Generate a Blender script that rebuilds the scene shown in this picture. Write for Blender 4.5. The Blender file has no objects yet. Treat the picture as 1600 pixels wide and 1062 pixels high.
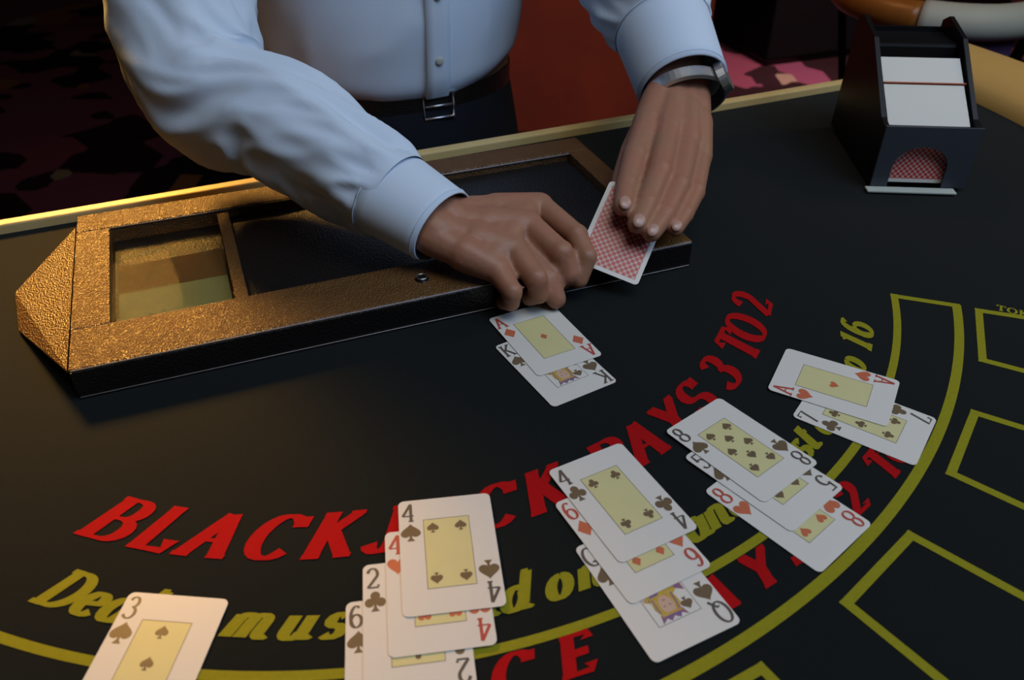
import bpy, bmesh, math, random
from mathutils import Vector, Matrix, noise
PI = math.pi
R = math.radians
random.seed(4)
scene = bpy.context.scene
col = scene.collection

# ------------------------------------------------------------------ camera, world, lights, exposure
cam_d = bpy.data.cameras.new('camera'); cam = bpy.data.objects.new('camera', cam_d); col.objects.link(cam)
cam.location = (0, 0, .4111)
_p, _r = .640526, .0037
_f = Vector((0, math.cos(_p), -math.sin(_p))); _x = Vector((1, 0, 0)); _u = _x.cross(_f)
_x2 = math.cos(_r)*_x + math.sin(_r)*_u; _u2 = -math.sin(_r)*_x + math.cos(_r)*_u
cam.rotation_euler = Matrix((_x2, _u2, -_f)).transposed().to_euler()
cam_d.sensor_width = 36; cam_d.lens = 36*1292/1600; cam_d.clip_start = .02; cam_d.clip_end = 60
cam_d.dof.use_dof = True; cam_d.dof.focus_distance = .72; cam_d.dof.aperture_fstop = 9
scene.camera = cam

world = bpy.data.worlds.new('world'); scene.world = world; world.use_nodes = True
world.node_tree.nodes['Background'].inputs['Color'].default_value = (.55, .62, .8, 1)
world.node_tree.nodes['Background'].inputs['Strength'].default_value = .10

def area(name, loc, target, size, energy, color, size_y=None):
    l = bpy.data.lights.new(name, 'AREA'); l.energy = energy; l.color = color; l.size = size
    if size_y: l.shape = 'RECTANGLE'; l.size_y = size_y
    o = bpy.data.objects.new(name, l); col.objects.link(o); o.location = loc
    o.rotation_euler = (Vector(target)-Vector(loc)).to_track_quat('-Z', 'Y').to_euler()
    return o
area('ceiling_light', (.35, .1, 2.0), (0, .6, 0), 1.0, 13.0, (1.0, .95, .88))
area('window_light', (1.2, .1, 1.5), (-.1, .8, .1), 1.3, 19, (.46, .68, 1.0))
area('warm_light', (-1.05, 1.75, .95), (-.36, .62, 0), .40, 1.7, (1.0, .50, .10)).data.spread = R(20)
area('bench_light', (.1, 2.0, 1.4), (.2, 2.8, -.3), .4, 4.5, (1.0, .42, .16))
area('carpet_light', (1.6, 3.1, 1.4), (1.5, 3.6, -.9), .5, 26, (1.0, .62, .72)).data.spread = R(70)
area('rail_light', (1.5, 1.1, 1.0), (.75, 1.15, 0), .5, 3.5, (1.0, .80, .45))

scene.view_settings.view_transform = 'Standard'; scene.view_settings.look = 'None'
scene.view_settings.gamma = 1; scene.view_settings.use_curve_mapping = False
scene.view_settings.exposure = -.03

# ------------------------------------------------------------------ helpers
def mat(name, color, rough=.6, metal=0, bump=None, var=None, spec=.5, sheen=0, coat=0):
    m = bpy.data.materials.new(name); m.use_nodes = True
    nt = m.node_tree; b = nt.nodes['Principled BSDF']
    b.inputs['Base Color'].default_value = (*color, 1); b.inputs['Roughness'].default_value = rough
    b.inputs['Metallic'].default_value = metal; b.inputs['Specular IOR Level'].default_value = spec
    b.inputs['Sheen Weight'].default_value = sheen; b.inputs['Coat Weight'].default_value = coat
    tc = nt.nodes.new('ShaderNodeTexCoord')
    if var:                                   # (scale, second colour, contrast)
        n = nt.nodes.new('ShaderNodeTexNoise'); n.inputs['Scale'].default_value = var[0]; n.inputs['Detail'].default_value = 5
        nt.links.new(tc.outputs['Object'], n.inputs['Vector'])
        cr = nt.nodes.new('ShaderNodeValToRGB'); cr.color_ramp.elements[0].position = .5-var[2]; cr.color_ramp.elements[1].position = .5+var[2]
        cr.color_ramp.elements[0].color = (*color, 1); cr.color_ramp.elements[1].color = (*var[1], 1)
        nt.links.new(n.outputs['Fac'], cr.inputs['Fac']); nt.links.new(cr.outputs['Color'], b.inputs['Base Color'])
    if bump:                                  # (scale, strength, distance, kind)
        if bump[3] == 'noise':
            n = nt.nodes.new('ShaderNodeTexNoise'); n.inputs['Detail'].default_value = 3; out = 'Fac'
        else:
            n = nt.nodes.new('ShaderNodeTexVoronoi'); out = 'Distance'
        n.inputs['Scale'].default_value = bump[0]
        nt.links.new(tc.outputs['Object'], n.inputs['Vector'])
        bp = nt.nodes.new('ShaderNodeBump'); bp.inputs['Strength'].default_value = bump[1]; bp.inputs['Distance'].default_value = bump[2]
        nt.links.new(n.outputs[out], bp.inputs['Height']); nt.links.new(bp.outputs['Normal'], b.inputs['Normal'])
    return m

def link(name, bm, m, parent=None, smooth=False, loc=None, rot=None):
    me = bpy.data.meshes.new(name)
    bmesh.ops.recalc_face_normals(bm, faces=bm.faces)
    bm.to_mesh(me); bm.free()
    me.materials.append(m)
    if smooth:
        for p in me.polygons: p.use_smooth = True
    o = bpy.data.objects.new(name, me); col.objects.link(o)
    if parent: o.parent = parent
    if loc: o.location = loc
    if rot: o.rotation_euler = rot
    return o

def thing(name, label, cat, loc=(0, 0, 0), rot=(0, 0, 0), group=None):
    o = bpy.data.objects.new(name, None); col.objects.link(o); o.location = loc; o.rotation_euler = rot
    o.empty_display_size = .05
    o['label'] = label; o['category'] = cat
    if group: o['group'] = group
    return o

def bx(bm, x0, x1, y0, y1, z0, z1, bev=0, seg=2):
    vs = [bm.verts.new((x, y, z)) for z in (z0, z1) for y in (y0, y1) for x in (x0, x1)]
    fs = [(0, 2, 3, 1), (4, 5, 7, 6), (0, 1, 5, 4), (2, 6, 7, 3), (0, 4, 6, 2), (1, 3, 7, 5)]
    faces = [bm.faces.new([vs[i] for i in f]) for f in fs]
    if bev:
        es = list({e for f in faces for e in f.edges})
        bmesh.ops.bevel(bm, geom=es, offset=bev, segments=seg, affect='EDGES', profile=.5)
def box(name, m, parent, x0, x1, y0, y1, z0, z1, bev=0):
    bm = bmesh.new(); bx(bm, x0, x1, y0, y1, z0, z1, bev); return link(name, bm, m, parent)

def prism(bm, pts, z0, z1, axis='z'):
    def P(p, z): return (p[0], p[1], z) if axis == 'z' else ((z, p[0], p[1]) if axis == 'x' else (p[0], z, p[1]))
    a = [bm.verts.new(P(p, z0)) for p in pts]; b = [bm.verts.new(P(p, z1)) for p in pts]
    bm.faces.new(a[::-1]); bm.faces.new(b)
    for i in range(len(pts)):
        j = (i+1) % len(pts); bm.faces.new((a[i], a[j], b[j], b[i]))

def flat(bm, pts, z=0, tf=None):
    vs = []
    for p in pts:
        q = tf(*p) if tf else p
        vs.append(bm.verts.new((q[0], q[1], z)))
    try: bm.faces.new(vs)
    except ValueError: pass

def tube(bm, pts, r, n=8, closed=False, cap=True):
    pts = [Vector(p) for p in pts]; N = len(pts); rings = []
    for i, p in enumerate(pts):
        a = pts[(i-1) % N] if (i or closed) else p; b = pts[(i+1) % N] if (i < N-1 or closed) else p
        t = (b-a).normalized(); up = Vector((0, 0, 1)) if abs(t.z) < .9 else Vector((1, 0, 0))
        s = t.cross(up).normalized(); u = s.cross(t)
        rr = r[i] if isinstance(r, (list, tuple)) else r
        rings.append([bm.verts.new(p+rr*(math.cos(2*PI*k/n)*s+math.sin(2*PI*k/n)*u)) for k in range(n)])
    for i in range(N if closed else N-1):
        A, B = rings[i], rings[(i+1) % N]
        for k in range(n): bm.faces.new((A[k], A[(k+1) % n], B[(k+1) % n], B[k]))
    if cap and not closed: bm.faces.new(rings[0][::-1]); bm.faces.new(rings[-1])

# ------------------------------------------------------------------ lettering: strokes drawn with a broad pen
def arc(cx, cy, rx, ry, a0, a1, n=10):
    return [(cx+rx*math.cos(R(a0+(a1-a0)*i/n)), cy+ry*math.sin(R(a0+(a1-a0)*i/n))) for i in range(n+1)]
def sf(x, y, w=.14): return [(x-w, y), (x+w, y)]          # a serif
G = {  # glyph: (advance, strokes, serifs)
 'A': (.80, [[(.40, 1), (.12, 0)], [(.40, 1), (.68, 0)], [(.22, .36), (.58, .36)]], [sf(.12, 0), sf(.68, 0)]),
 'B': (.74, [[(.2, 0), (.2, 1)], [(.2, 1), (.42, 1)]+arc(.42, .76, .22, .24, 90, -90)+[(.2, .52)], [(.2, .52), (.45, .52)]+arc(.45, .26, .26, .26, 90, -90)+[(.2, 0)]], [sf(.16, 0, .12), sf(.16, 1, .12)]),
 'C': (.76, [arc(.42, .5, .32, .5, 42, 318, 18), [(.68, .98), (.68, .72)]], []),
 'E': (.68, [[(.2, 0), (.2, 1)], [(.2, 1), (.62, 1), (.62, .82)], [(.2, .52), (.48, .52)], [(.48, .62), (.48, .42)], [(.2, 0), (.64, 0), (.64, .2)]], [sf(.16, 0, .12), sf(.16, 1, .12)]),
 'I': (.40, [[(.2, 0), (.2, 1)]], [sf(.2, 0, .16), sf(.2, 1, .16)]),
 'J': (.58, [[(.4, 1), (.4, .25)]+arc(.22, .25, .18, .25, 0, -165, 8)], [sf(.4, 1, .16)]),
 'K': (.80, [[(.2, 0), (.2, 1)], [(.2, .42), (.66, 1)], [(.34, .58), (.68, 0)]], [sf(.2, 0), sf(.2, 1), sf(.68, 0, .13), sf(.64, 1, .13)]),
 'L': (.66, [[(.2, 0), (.2, 1)], [(.2, 0), (.62, 0), (.62, .26)]], [sf(.2, 0), sf(.2, 1)]),
 'N': (.82, [[(.2, 0), (.2, 1)], [(.2, 1), (.64, 0)], [(.64, 0), (.64, 1)]], [sf(.2, 0), sf(.18, 1, .1), sf(.64, 1)]),
 'O': (.80, [arc(.4, .5, .32, .5, 90, 450, 24)], []),
 'P': (.70, [[(.2, 0), (.2, 1)], [(.2, 1), (.42, 1)]+arc(.42, .73, .25, .27, 90, -90)+[(.2, .46)]], [sf(.2, 0, .15), sf(.16, 1, .12)]),
 'Q': (.84, [arc(.4, .5, .32, .5, 90, 450, 24), [(.34, .2), (.46, .24), (.74, -.12)]], []),
 'R': (.78, [[(.2, 0), (.2, 1)], [(.2, 1), (.42, 1)]+arc(.42, .75, .24, .25, 90, -90)+[(.2, .5)], [(.42, .5), (.68, 0)]], [sf(.2, 0), sf(.16, 1, .12), sf(.7, 0, .1)]),
 'S': (.66, [arc(.33, .75, .23, .25, 25, 270, 12)+arc(.33, .25, .25, .25, 90, -155, 12)[1:], [(.56, 1), (.56, .74)], [(.09, 0), (.09, .28)]], []),
 'T': (.74, [[(.37, 0), (.37, 1)], [(.07, .78), (.07, 1), (.67, 1), (.67, .78)]], [sf(.37, 0, .16)]),
 'U': (.80, [[(.2, 1), (.2, .3)]+arc(.41, .3, .21, .3, 180, 360, 10)+[(.62, 1)]], [sf(.2, 1), sf(.62, 1, .12)]),
 'Y': (.76, [[(.1, 1), (.38, .48)], [(.66, 1), (.38, .48)], [(.38, .5), (.38, 0)]], [sf(.38, 0, .16), sf(.1, 1, .12), sf(.66, 1, .1)]),
 '1': (.48, [[(.1, .8), (.26, 1), (.26, 0)]], [sf(.26, 0, .17)]),
 '2': (.64, [arc(.31, .72, .22, .28, 170, -35, 10)+[(.09, .03)], [(.09, .03), (.56, .03), (.56, .16)]], []),
 '3': (.62, [arc(.30, .76, .2, .24, 160, -90, 11), arc(.29, .27, .24, .27, 90, -160, 12)], []),
 '4': (.64, [[(.46, 0), (.46, 1)], [(.46, 1), (.06, .3)], [(.06, .3), (.60, .3)]], [sf(.46, 0, .12)]),
 '5': (.62, [[(.54, 1), (.16, 1), (.13, .55)], [(.13, .55)]+arc(.29, .32, .24, .32, 125, -155, 14)], []),
 '6': (.62, [arc(.31, .5, .24, .5, 55, 250, 12), arc(.31, .3, .23, .3, 90, 450, 18)], []),
 '7': (.62, [[(.08, .8), (.08, 1), (.56, 1), (.26, 0)]], []),
 '8': (.62, [arc(.31, .75, .19, .25, 90, 450, 18), arc(.31, .26, .24, .26, 90, 450, 18)], []),
 'D': (.82, [[(.2, 0), (.2, 1)], [(.2, 1), (.36, 1)]+arc(.36, .5, .36, .5, 90, -90, 16)+[(.2, 0)]], [sf(.14, 0, .12), sf(.14, 1, .12)]),
 'a': (.62, [arc(.27, .3, .19, .3, 60, 400, 16), [(.46, .6), (.46, .14)]+arc(.54, .14, .08, .12, 180, 330, 5)], []),
 'd': (.64, [arc(.27, .3, .19, .3, 60, 400, 16), [(.46, 1), (.46, .14)]+arc(.54, .14, .08, .12, 180, 330, 5)], [sf(.42, 1, .08)]),
 'e': (.54, [[(.1, .3), (.44, .36)]+arc(.27, .36, .18, .25, 0, 120, 7)+arc(.27, .3, .2, .3, 140, 320, 10)], []),
 'l': (.36, [[(.16, 1), (.16, .14)]+arc(.25, .14, .09, .12, 180, 330, 5)], [sf(.12, 1, .08)]),
 'm': (.92, [[(.12, .6), (.12, 0)], [(.12, .45)]+arc(.27, .45, .13, .15, 150, 0, 7)+[(.40, 0)], [(.40, .45)]+arc(.55, .45, .13, .15, 150, 0, 7)+[(.68, .14)]+arc(.77, .14, .09, .12, 180, 330, 5)], []),
 'n': (.66, [[(.12, .6), (.12, 0)], [(.12, .45)]+arc(.28, .45, .14, .15, 150, 0, 7)+[(.42, .14)]+arc(.51, .14, .09, .12, 180, 330, 5)], []),
 'o': (.54, [arc(.27, .3, .19, .3, 90, 450, 18)], []),
 'r': (.50, [[(.12, .6), (.12, 0)], [(.12, .42)]+arc(.28, .44, .14, .15, 150, 20, 6)], []),
 's': (.48, [arc(.24, .45, .14, .15, 30, 270, 8)+arc(.24, .15, .16, .15, 90, -150, 8)[1:]], []),
 't': (.40, [[(.16, .86), (.16, .14)]+arc(.25, .14, .09, .13, 180, 330, 5), [(.04, .6), (.34, .6)]], []),
 'u': (.68, [[(.12, .6), (.12, .18)]+arc(.27, .18, .15, .18, 180, 340, 7), [(.46, .6), (.46, .14)]+arc(.55, .14, .09, .12, 180, 330, 5)], []),
 'w': (.78, [[(.08, .6), (.22, 0)], [(.36, .6), (.22, 0)], [(.36, .6), (.50, 0)], [(.66, .6), (.50, 0)]], []),
}
_zk = [0]
def stroke(bm, pts, thick, thin, z, tf, fixed=None):
    _zk[0] = (_zk[0]+1) % 14; z += _zk[0]*.000012
    L, Rr = [], []
    n = len(pts)
    for i, p in enumerate(pts):
        a = pts[max(i-1, 0)]; b = pts[min(i+1, n-1)]
        dx, dy = b[0]-a[0], b[1]-a[1]; d = math.hypot(dx, dy) or 1
        w = fixed if fixed else thin+(thick-thin)*abs(dy/d)**1.3
        nx, ny = -dy/d*w/2, dx/d*w/2
        L.append((p[0]+nx, p[1]+ny)); Rr.append((p[0]-nx, p[1]-ny))
    lv = [bm.verts.new((*tf(*q), z+i*1.5e-6)) for i, q in enumerate(L)]; rv = [bm.verts.new((*tf(*q), z+i*1.5e-6)) for i, q in enumerate(Rr)]
    for i in range(n-1): bm.faces.new((lv[i], rv[i], rv[i+1], lv[i+1]))
def glyph(bm, ch, thick, thin, z, tf, serif=True):
    adv, st, se = G[ch]
    for s in st: stroke(bm, s, thick, thin, z, tf)
    if serif:
        for s in se: stroke(bm, s, thin*1.15, thin*1.15, z, tf, fixed=thin*1.15)

# ------------------------------------------------------------------ materials
felt_m = mat('black_green_felt', (.0022, .0042, .0046), .95, bump=(1500, .25, .001, 'noise'), var=(900, (.0042, .0070, .0074), .2), spec=.15, sheen=.06)
yellow_m = mat('yellow_felt_print', (.25, .235, .012), .9, spec=.1, var=(300, (.21, .20, .012), .3))
red_m = mat('red_felt_print', (.36, .004, .005), .9, spec=.1, var=(300, (.30, .004, .006), .3))
leather_m = mat('brown_grained_leather', (.125, .055, .011), .40, bump=(620, .7, .0015, 'voronoi'), var=(60, (.085, .036, .007), .3), spec=.6)
black_leather_m = mat('black_leather', (.006, .005, .005), .4, bump=(500, .4, .001, 'voronoi'))
tan_m = mat('tan_leather_padding', (.52, .33, .10), .5, bump=(160, .25, .001, 'noise'), var=(8, (.46, .29, .085), .3))
cream_m = mat('cream_wood_trim', (.62, .47, .22), .45, var=(20, (.54, .39, .15), .3))
darkwood_m = mat('orange_varnished_wood', (.30, .11, .02), .35, var=(14, (.2, .07, .012), .25))
black_plastic_m = mat('black_acrylic', (.005, .005, .006), .4, bump=(80, .03, .001, 'noise'), spec=.25)
slate_plastic_m = mat('slate_black_plastic', (.036, .043, .055), .5, bump=(900, .08, .001, 'noise'))
card_m = mat('card_stock', (.60, .585, .55), .42, bump=(40, .015, .001, 'noise'), spec=.4)
panel_m = mat('card_yellow_panel', (.56, .53, .27), .45, var=(60, (.53, .50, .25), .3))
line_m = mat('card_thin_line', (.16, .14, .13), .5, var=(60, (.14, .12, .11), .3))
blk_m = mat('card_dark_ink', (.075, .065, .06), .4, var=(60, (.09, .075, .06), .3))
pipb_m = mat('card_bronze_black_ink', (.15, .105, .055), .4, var=(80, (.11, .08, .05), .25))
redink_m = mat('card_red_ink', (.42, .075, .045), .4, var=(60, (.36, .06, .05), .3))
pipr_m = mat('card_orange_red_ink', (.50, .14, .06), .4, var=(80, (.44, .11, .06), .3))
gold_m = mat('card_yellow_ink', (.50, .36, .05), .4, var=(200, (.4, .25, .05), .2))
violet_m = mat('card_violet_ink', (.12, .10, .30), .4, var=(200, (.3, .12, .12), .12))
face_m = mat('card_flesh_ink', (.52, .36, .26), .4, var=(120, (.48, .32, .24), .3))
skin_m = mat('skin', (.285, .145, .085), .48, bump=(190, .25, .0012, 'noise'), var=(38, (.33, .135, .085), .25), spec=.4)
nail_m = mat('fingernail', (.42, .25, .19), .3, var=(80, (.40, .23, .18), .3))
shirt_m = mat('pale_blue_shirt_cotton', (.52, .62, .76), .85, bump=(2600, .06, .0006, 'noise'), var=(9, (.55, .65, .78), .3), spec=.2)
trouser_m = mat('dark_navy_trouser_wool', (.006, .008, .014), .9, bump=(1200, .2, .001, 'noise'), spec=.2)
steel_m = mat('polished_steel', (.72, .74, .78), .36, 1, bump=(300, .04, .001, 'noise'))
hair_m = mat('dark_brown_hair', (.02, .012, .008), .6, bump=(200, .6, .002, 'noise'))
black_m = mat('matt_black_lacquer', (.002, .002, .002), .9, var=(10, (.003, .0025, .0025), .3), spec=.05)
redfab_m = mat('orange_red_upholstery', (.36, .035, .004), .8, var=(5, (.2, .022, .008), .3), bump=(300, .2, .002, 'noise'))
purple_m = mat('purple_seat_fabric', (.15, .08, .20), .85, var=(25, (.10, .05, .13), .2), bump=(300, .2, .002, 'noise'))
grey_m = mat('grey_white_upholstery', (.42, .45, .40), .6, var=(12, (.38, .42, .37), .3))
stitch_m = mat('pale_stitching', (.26, .24, .25), .6, var=(200, (.18, .16, .17), .3))
olive_m = mat('pale_olive_reflection', (.17, .19, .085), .9, spec=.05, var=(9, (.15, .165, .07), .3))  # pale part of the window's reflection, put into the colour
brown_m = mat('tan_brown_reflection', (.10, .06, .022), .9, spec=.05, var=(9, (.08, .05, .02), .3))  # brown part of the same reflection, as a base colour
wall_m = mat('dark_wine_wall', (.05, .012, .010), .8, var=(3, (.035, .010, .010), .3), bump=(90, .2, .002, 'noise'))
ceil_m = mat('dark_ceiling', (.05, .04, .035), .9, var=(3, (.04, .03, .03), .3))
glass_m = bpy.data.materials.new('clear_acrylic'); glass_m.use_nodes = True
_b = glass_m.node_tree.nodes['Principled BSDF']; _b.inputs['Transmission Weight'].default_value = 1; _b.inputs['Roughness'].default_value = .02
_b.inputs['IOR'].default_value = 1.02; _b.inputs['Specular IOR Level'].default_value = .1; _b.inputs['Base Color'].default_value = (.9, .9, .85, 1)

# red card back: white lattice of small hexagonal cells over red
back_m = bpy.data.materials.new('red_patterned_card_back'); back_m.use_nodes = True
nt = back_m.node_tree; b = nt.nodes['Principled BSDF']; b.inputs['Roughness'].default_value = .42
tc = nt.nodes.new('ShaderNodeTexCoord'); mp = nt.nodes.new('ShaderNodeMapping'); mp.inputs['Scale'].default_value = (1/.0042, 1/.0042, 0)
mp.inputs['Rotation'].default_value = (0, 0, R(45)); vo = nt.nodes.new('ShaderNodeTexVoronoi'); vo.voronoi_dimensions = '2D'; vo.inputs['Scale'].default_value = 1; vo.inputs['Randomness'].default_value = 0
cr = nt.nodes.new('ShaderNodeValToRGB'); cr.color_ramp.elements[0].position = .38; cr.color_ramp.elements[1].position = .50
cr.color_ramp.elements[0].color = (.42, .035, .03, 1); cr.color_ramp.elements[1].color = (.50, .36, .33, 1)
nt.links.new(tc.outputs['Object'], mp.inputs['Vector']); nt.links.new(mp.outputs['Vector'], vo.inputs['Vector'])
nt.links.new(vo.outputs['Distance'], cr.inputs['Fac']); nt.links.new(cr.outputs['Color'], b.inputs['Base Color'])

# patterned casino carpet
carpet_m = bpy.data.materials.new('patterned_casino_carpet'); carpet_m.use_nodes = True
nt = carpet_m.node_tree; b = nt.nodes['Principled BSDF']; b.inputs['Roughness'].default_value = .95; b.inputs['Specular IOR Level'].default_value = .1
tc = nt.nodes.new('ShaderNodeTexCoord'); vo = nt.nodes.new('ShaderNodeTexVoronoi'); vo.inputs['Scale'].default_value = 4.5; vo.distance = 'MANHATTAN'
cr = nt.nodes.new('ShaderNodeValToRGB'); cr.color_ramp.interpolation = 'CONSTANT'
E_ = cr.color_ramp.elements; E_[0].position = 0; E_[0].color = (.008, .002, .002, 1); E_[1].position = .36; E_[1].color = (.10, .025, .035, 1)
for p, c in ((.50, (.13, .10, .06, 1)), (.54, (.010, .003, .003, 1)), (.61, (.13, .05, .015, 1)), (.65, (.09, .025, .04, 1))):
    e = E_.new(p); e.color = c
nt.links.new(tc.outputs['Object'], vo.inputs['Vector']); nt.links.new(vo.outputs['Color'], cr.inputs['Fac']); nt.links.new(cr.outputs['Color'], b.inputs['Base Color'])
n2 = nt.nodes.new('ShaderNodeTexNoise'); n2.inputs['Scale'].default_value = 400; bp = nt.nodes.new('ShaderNodeBump'); bp.inputs['Strength'].default_value = .3; bp.inputs['Distance'].default_value = .003
nt.links.new(n2.outputs['Fac'], bp.inputs['Height']); nt.links.new(bp.outputs['Normal'], b.inputs['Normal'])

# ------------------------------------------------------------------ the room
FZ = -.92
def structure(name, m, *a):
    o = box(name, m, None, *a); o['kind'] = 'structure'; return o
structure('floor', carpet_m, -4, 5, -3, 7, FZ-.05, FZ)
structure('wall_back', wall_m, -4, 5, 7, 7.1, FZ, 2.3)
structure('wall_left', wall_m, -4.1, -4, -3, 7, FZ, 2.3)
structure('wall_right', wall_m, 5, 5.1, -3, 7, FZ, 2.3)
structure('wall_front', wall_m, -4, 5, -3.1, -3, FZ, 2.3)
structure('ceiling', ceil_m, -4.1, 5.1, -3.1, 7.1, 2.3, 2.35)
structure('baseboard_back', darkwood_m, -4, 5, 6.97, 7, FZ, FZ+.12)

# ------------------------------------------------------------------ blackjack table (own frame: u along the dealer's edge, v towards the dealer)
TC = Vector((-.206, .8055)); TA = R(23.2)
table = thing('blackjack_table', 'large D shaped card table with dark felt layout, tan padded rim and cream edge trim', 'table', (TC.x, TC.y, 0), (0, 0, TA))
RI, RO = .885, 1.055
arcp = [(RI*math.cos(a), RI*math.sin(a)) for a in [R(8-196*i/72) for i in range(73)]]
out = [(.75, .046), (.75, -.03), (.855, .10)]+arcp+[(-.855, .10), (-.75, -.03), (-.75, .046)]
bm = bmesh.new(); prism(bm, [(x, y) for x, y in out], -.02, 0); felt = link('felt', bm, felt_m, table)
bm = bmesh.new(); prism(bm, [(x*.985, y*.985) for x, y in out], -.10, -.0205); link('apron', bm, darkwood_m, table)
# padded rim
bm = bmesh.new(); rings = []
prof = [(RI-.004, -.02), (RI-.002, .005), (RI+.008, .020), (RI+.03, .031), (RI+.065, .036), (RI+.11, .030), (RO-.01, .012), (RO, -.015), (RO-.01, -.05), (RI+.02, -.055)]
for i in range(97):
    a = R(8.5-197*i/96); rings.append([bm.verts.new((r*math.cos(a), r*math.sin(a), z)) for r, z in prof])
for A, B in zip(rings, rings[1:]):
    for k in range(len(prof)): bm.faces.new((A[k], A[(k+1) % len(prof)], B[(k+1) % len(prof)], B[k]))
bm.faces.new(rings[0]); bm.faces.new(rings[-1][::-1])
link('padded_rim', bm, tan_m, table, smooth=True)
# cream trim along the dealer's edge and its short returns
def trim(name, x0, x1, y0, y1, m=cream_m, z0=-.02, z1=.010): return box(name, m, table, x0, x1, y0, y1, z0, z1, .002)
trim('edge_trim', -.763, .763, .046, .060)
trim('edge_trim', .7505, .763, -.03, .0455); trim('edge_trim', -.763, -.7505, -.03, .0455)
trim('wooden_edge', -.763, .763, .0605, .072, darkwood_m, -.06, .004)
bm = bmesh.new()
tube(bm, [(0, -.35, FZ+.04), (0, -.35, -.1)], .11, 20); link('pedestal', bm, darkwood_m, table)
bm = bmesh.new(); prism(bm, [(.42*math.cos(R(a)), -.35+.3*math.sin(R(a))) for a in range(0, 360, 12)], FZ, FZ+.04); link('table_foot', bm, black_m, table)

# printed layout: all given in world coordinates on the felt, then carried by the table
invT = Matrix.Translation((-TC.x, -TC.y, 0)); rotT = Matrix.Rotation(-TA, 4, 'Z')
def to_table(bm): bmesh.ops.transform(bm, matrix=rotT @ invT, verts=bm.verts)
ZP = .0003
def arc_line(name, cx, cy, r, a0, a1, w, m=yellow_m):
    bm = bmesh.new(); prev = None
    for i in range(121):
        a = R(a0+(a1-a0)*i/120); d = (math.sin(a), -math.cos(a))
        p = (bm.verts.new((cx+(r-w/2)*d[0], cy+(r-w/2)*d[1], ZP)), bm.verts.new((cx+(r+w/2)*d[0], cy+(r+w/2)*d[1], ZP)))
        if prev: bm.faces.new((prev[0], prev[1], p[1], p[0]))
        prev = p
    to_table(bm); return link(name, bm, m, table)
arc_line('layout_line', -.1361, .7424, .4945, -46, 76.0, .0062)
arc_line('layout_line', -.2063, .8055, .6316, -36, 71.6, .0075)
def seg_line(bm, pts, w, closed=False, z=ZP):
    P = [Vector(p) for p in pts]; n = len(P)
    for i in range(n if closed else n-1):
        z += .000015
        a, b2 = P[i], P[(i+1) % n]; d = (b2-a).normalized(); s = Vector((-d.y, d.x))*w/2; e = d*w/2
        bm.faces.new([bm.verts.new((q.x, q.y, z)) for q in (a-e+s, a-e-s, b2+e-s, b2+e+s)])
bm = bmesh.new(); seg_line(bm, [(.346, .6185), (.3925, .6045)], .0062); to_table(bm); link('layout_line', bm, yellow_m, table)
# betting boxes fanned outside the band
for k in range(7):
    ph = R(67.9-13.15*k); d = Vector((math.sin(ph), -math.cos(ph))); t = Vector((math.cos(ph), math.sin(ph))); c = Vector((-.206, .8055))
    r0, r1 = .648, .775
    p = [c+d*r0+t*.038, c+d*r0-t*.038, c+d*r1-t*.050, c+d*r1+t*.050]
    bm = bmesh.new(); seg_line(bm, p, .0062, True); to_table(bm); link('betting_box', bm, yellow_m, table)

def arc_text(name, items, cx, cy, r, h, thick, thin, shear, m, deg_scale=1.0, z=.00045, serif=True, wide=1.0, label=None):
    bm = bmesh.new()
    for ch, a in items:                       # a = angle of the glyph's left edge
        def tf(x, y, a=a):
            X = (x+shear*y)*h*wide; ang = R(a)+X/r; rr = r-y*h
            return (cx+rr*math.sin(ang), cy-rr*math.cos(ang))
        glyph(bm, ch, thick, thin, z, tf, serif)
    to_table(bm); o = link(name, bm, m, table)
    if label: o['label'] = label
bm = bmesh.new(); tdir = Vector((.04, -.0205)).normalized(); tup = Vector((-tdir.y, tdir.x))
for ch, x0 in (('T', 0), ('O', .0085), ('K', .0175), ('E', .0265)):
    glyph(bm, ch, .2, .09, ZP, lambda x, y, x0=x0: (.4245+tdir.x*(x0+x*.0105)+tup.x*(y*.0085), .5985+tdir.y*(x0+x*.0105)+tup.y*(y*.0085)))
to_table(bm); link('yellow_lettering', bm, yellow_m, table)['label'] = 'tiny yellow lettering above the farthest betting box'
def run(word, a0, a1):                        # spread a word evenly by advance between two angles
    tot = sum(G[c][0] for c in word); a = a0; o = []
    for c in word: o.append((c, a)); a += (a1-a0)*G[c][0]/tot
    return o
for word, a0, a1 in (('BLACKJACK', -18.6, 29.6), ('PAYS', 32.0, 51.3), ('3', 53.2, 57), ('TO', 59.2, 67.2), ('2', 69.4, 74)):
    arc_text('red_lettering', run(word, a0, a1), -.1503, .7242, .398, .0335, .265, .085, .30, red_m, wide=1.2, label='red printed lettering '+word)
for word, a0, a1 in (('Dealer', -19.0, -5.9), ('must', -4.3, 6.2), ('stand', 7.5, 17.6), ('on', 18.8, 24.4), ('17', 25.8, 30), ('and', 31.2, 38.3), ('must', 39.6, 48.8), ('draw', 49.8, 57.2), ('to', 58.4, 62.9), ('16', 64.4, 69.8)):
    arc_text('yellow_lettering', run(word, a0, a1), -.1293, .7374, .4665, .0245, .26, .12, .34, yellow_m, wide=1.22, label='yellow printed lettering '+word)
for word, a0, a1 in (('INSURANCE', -9.5, 22.3), ('PAYS', 25, 38.2), ('2', 41.2, 43.8), ('TO', 45.6, 49.8), ('1', 50.6, 52.2)):
    arc_text('red_lettering', run(word, a0, a1), -.1652, .804, .5895, .0225, .28, .10, .25, red_m, wide=1.3, label='red printed lettering '+word)

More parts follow.
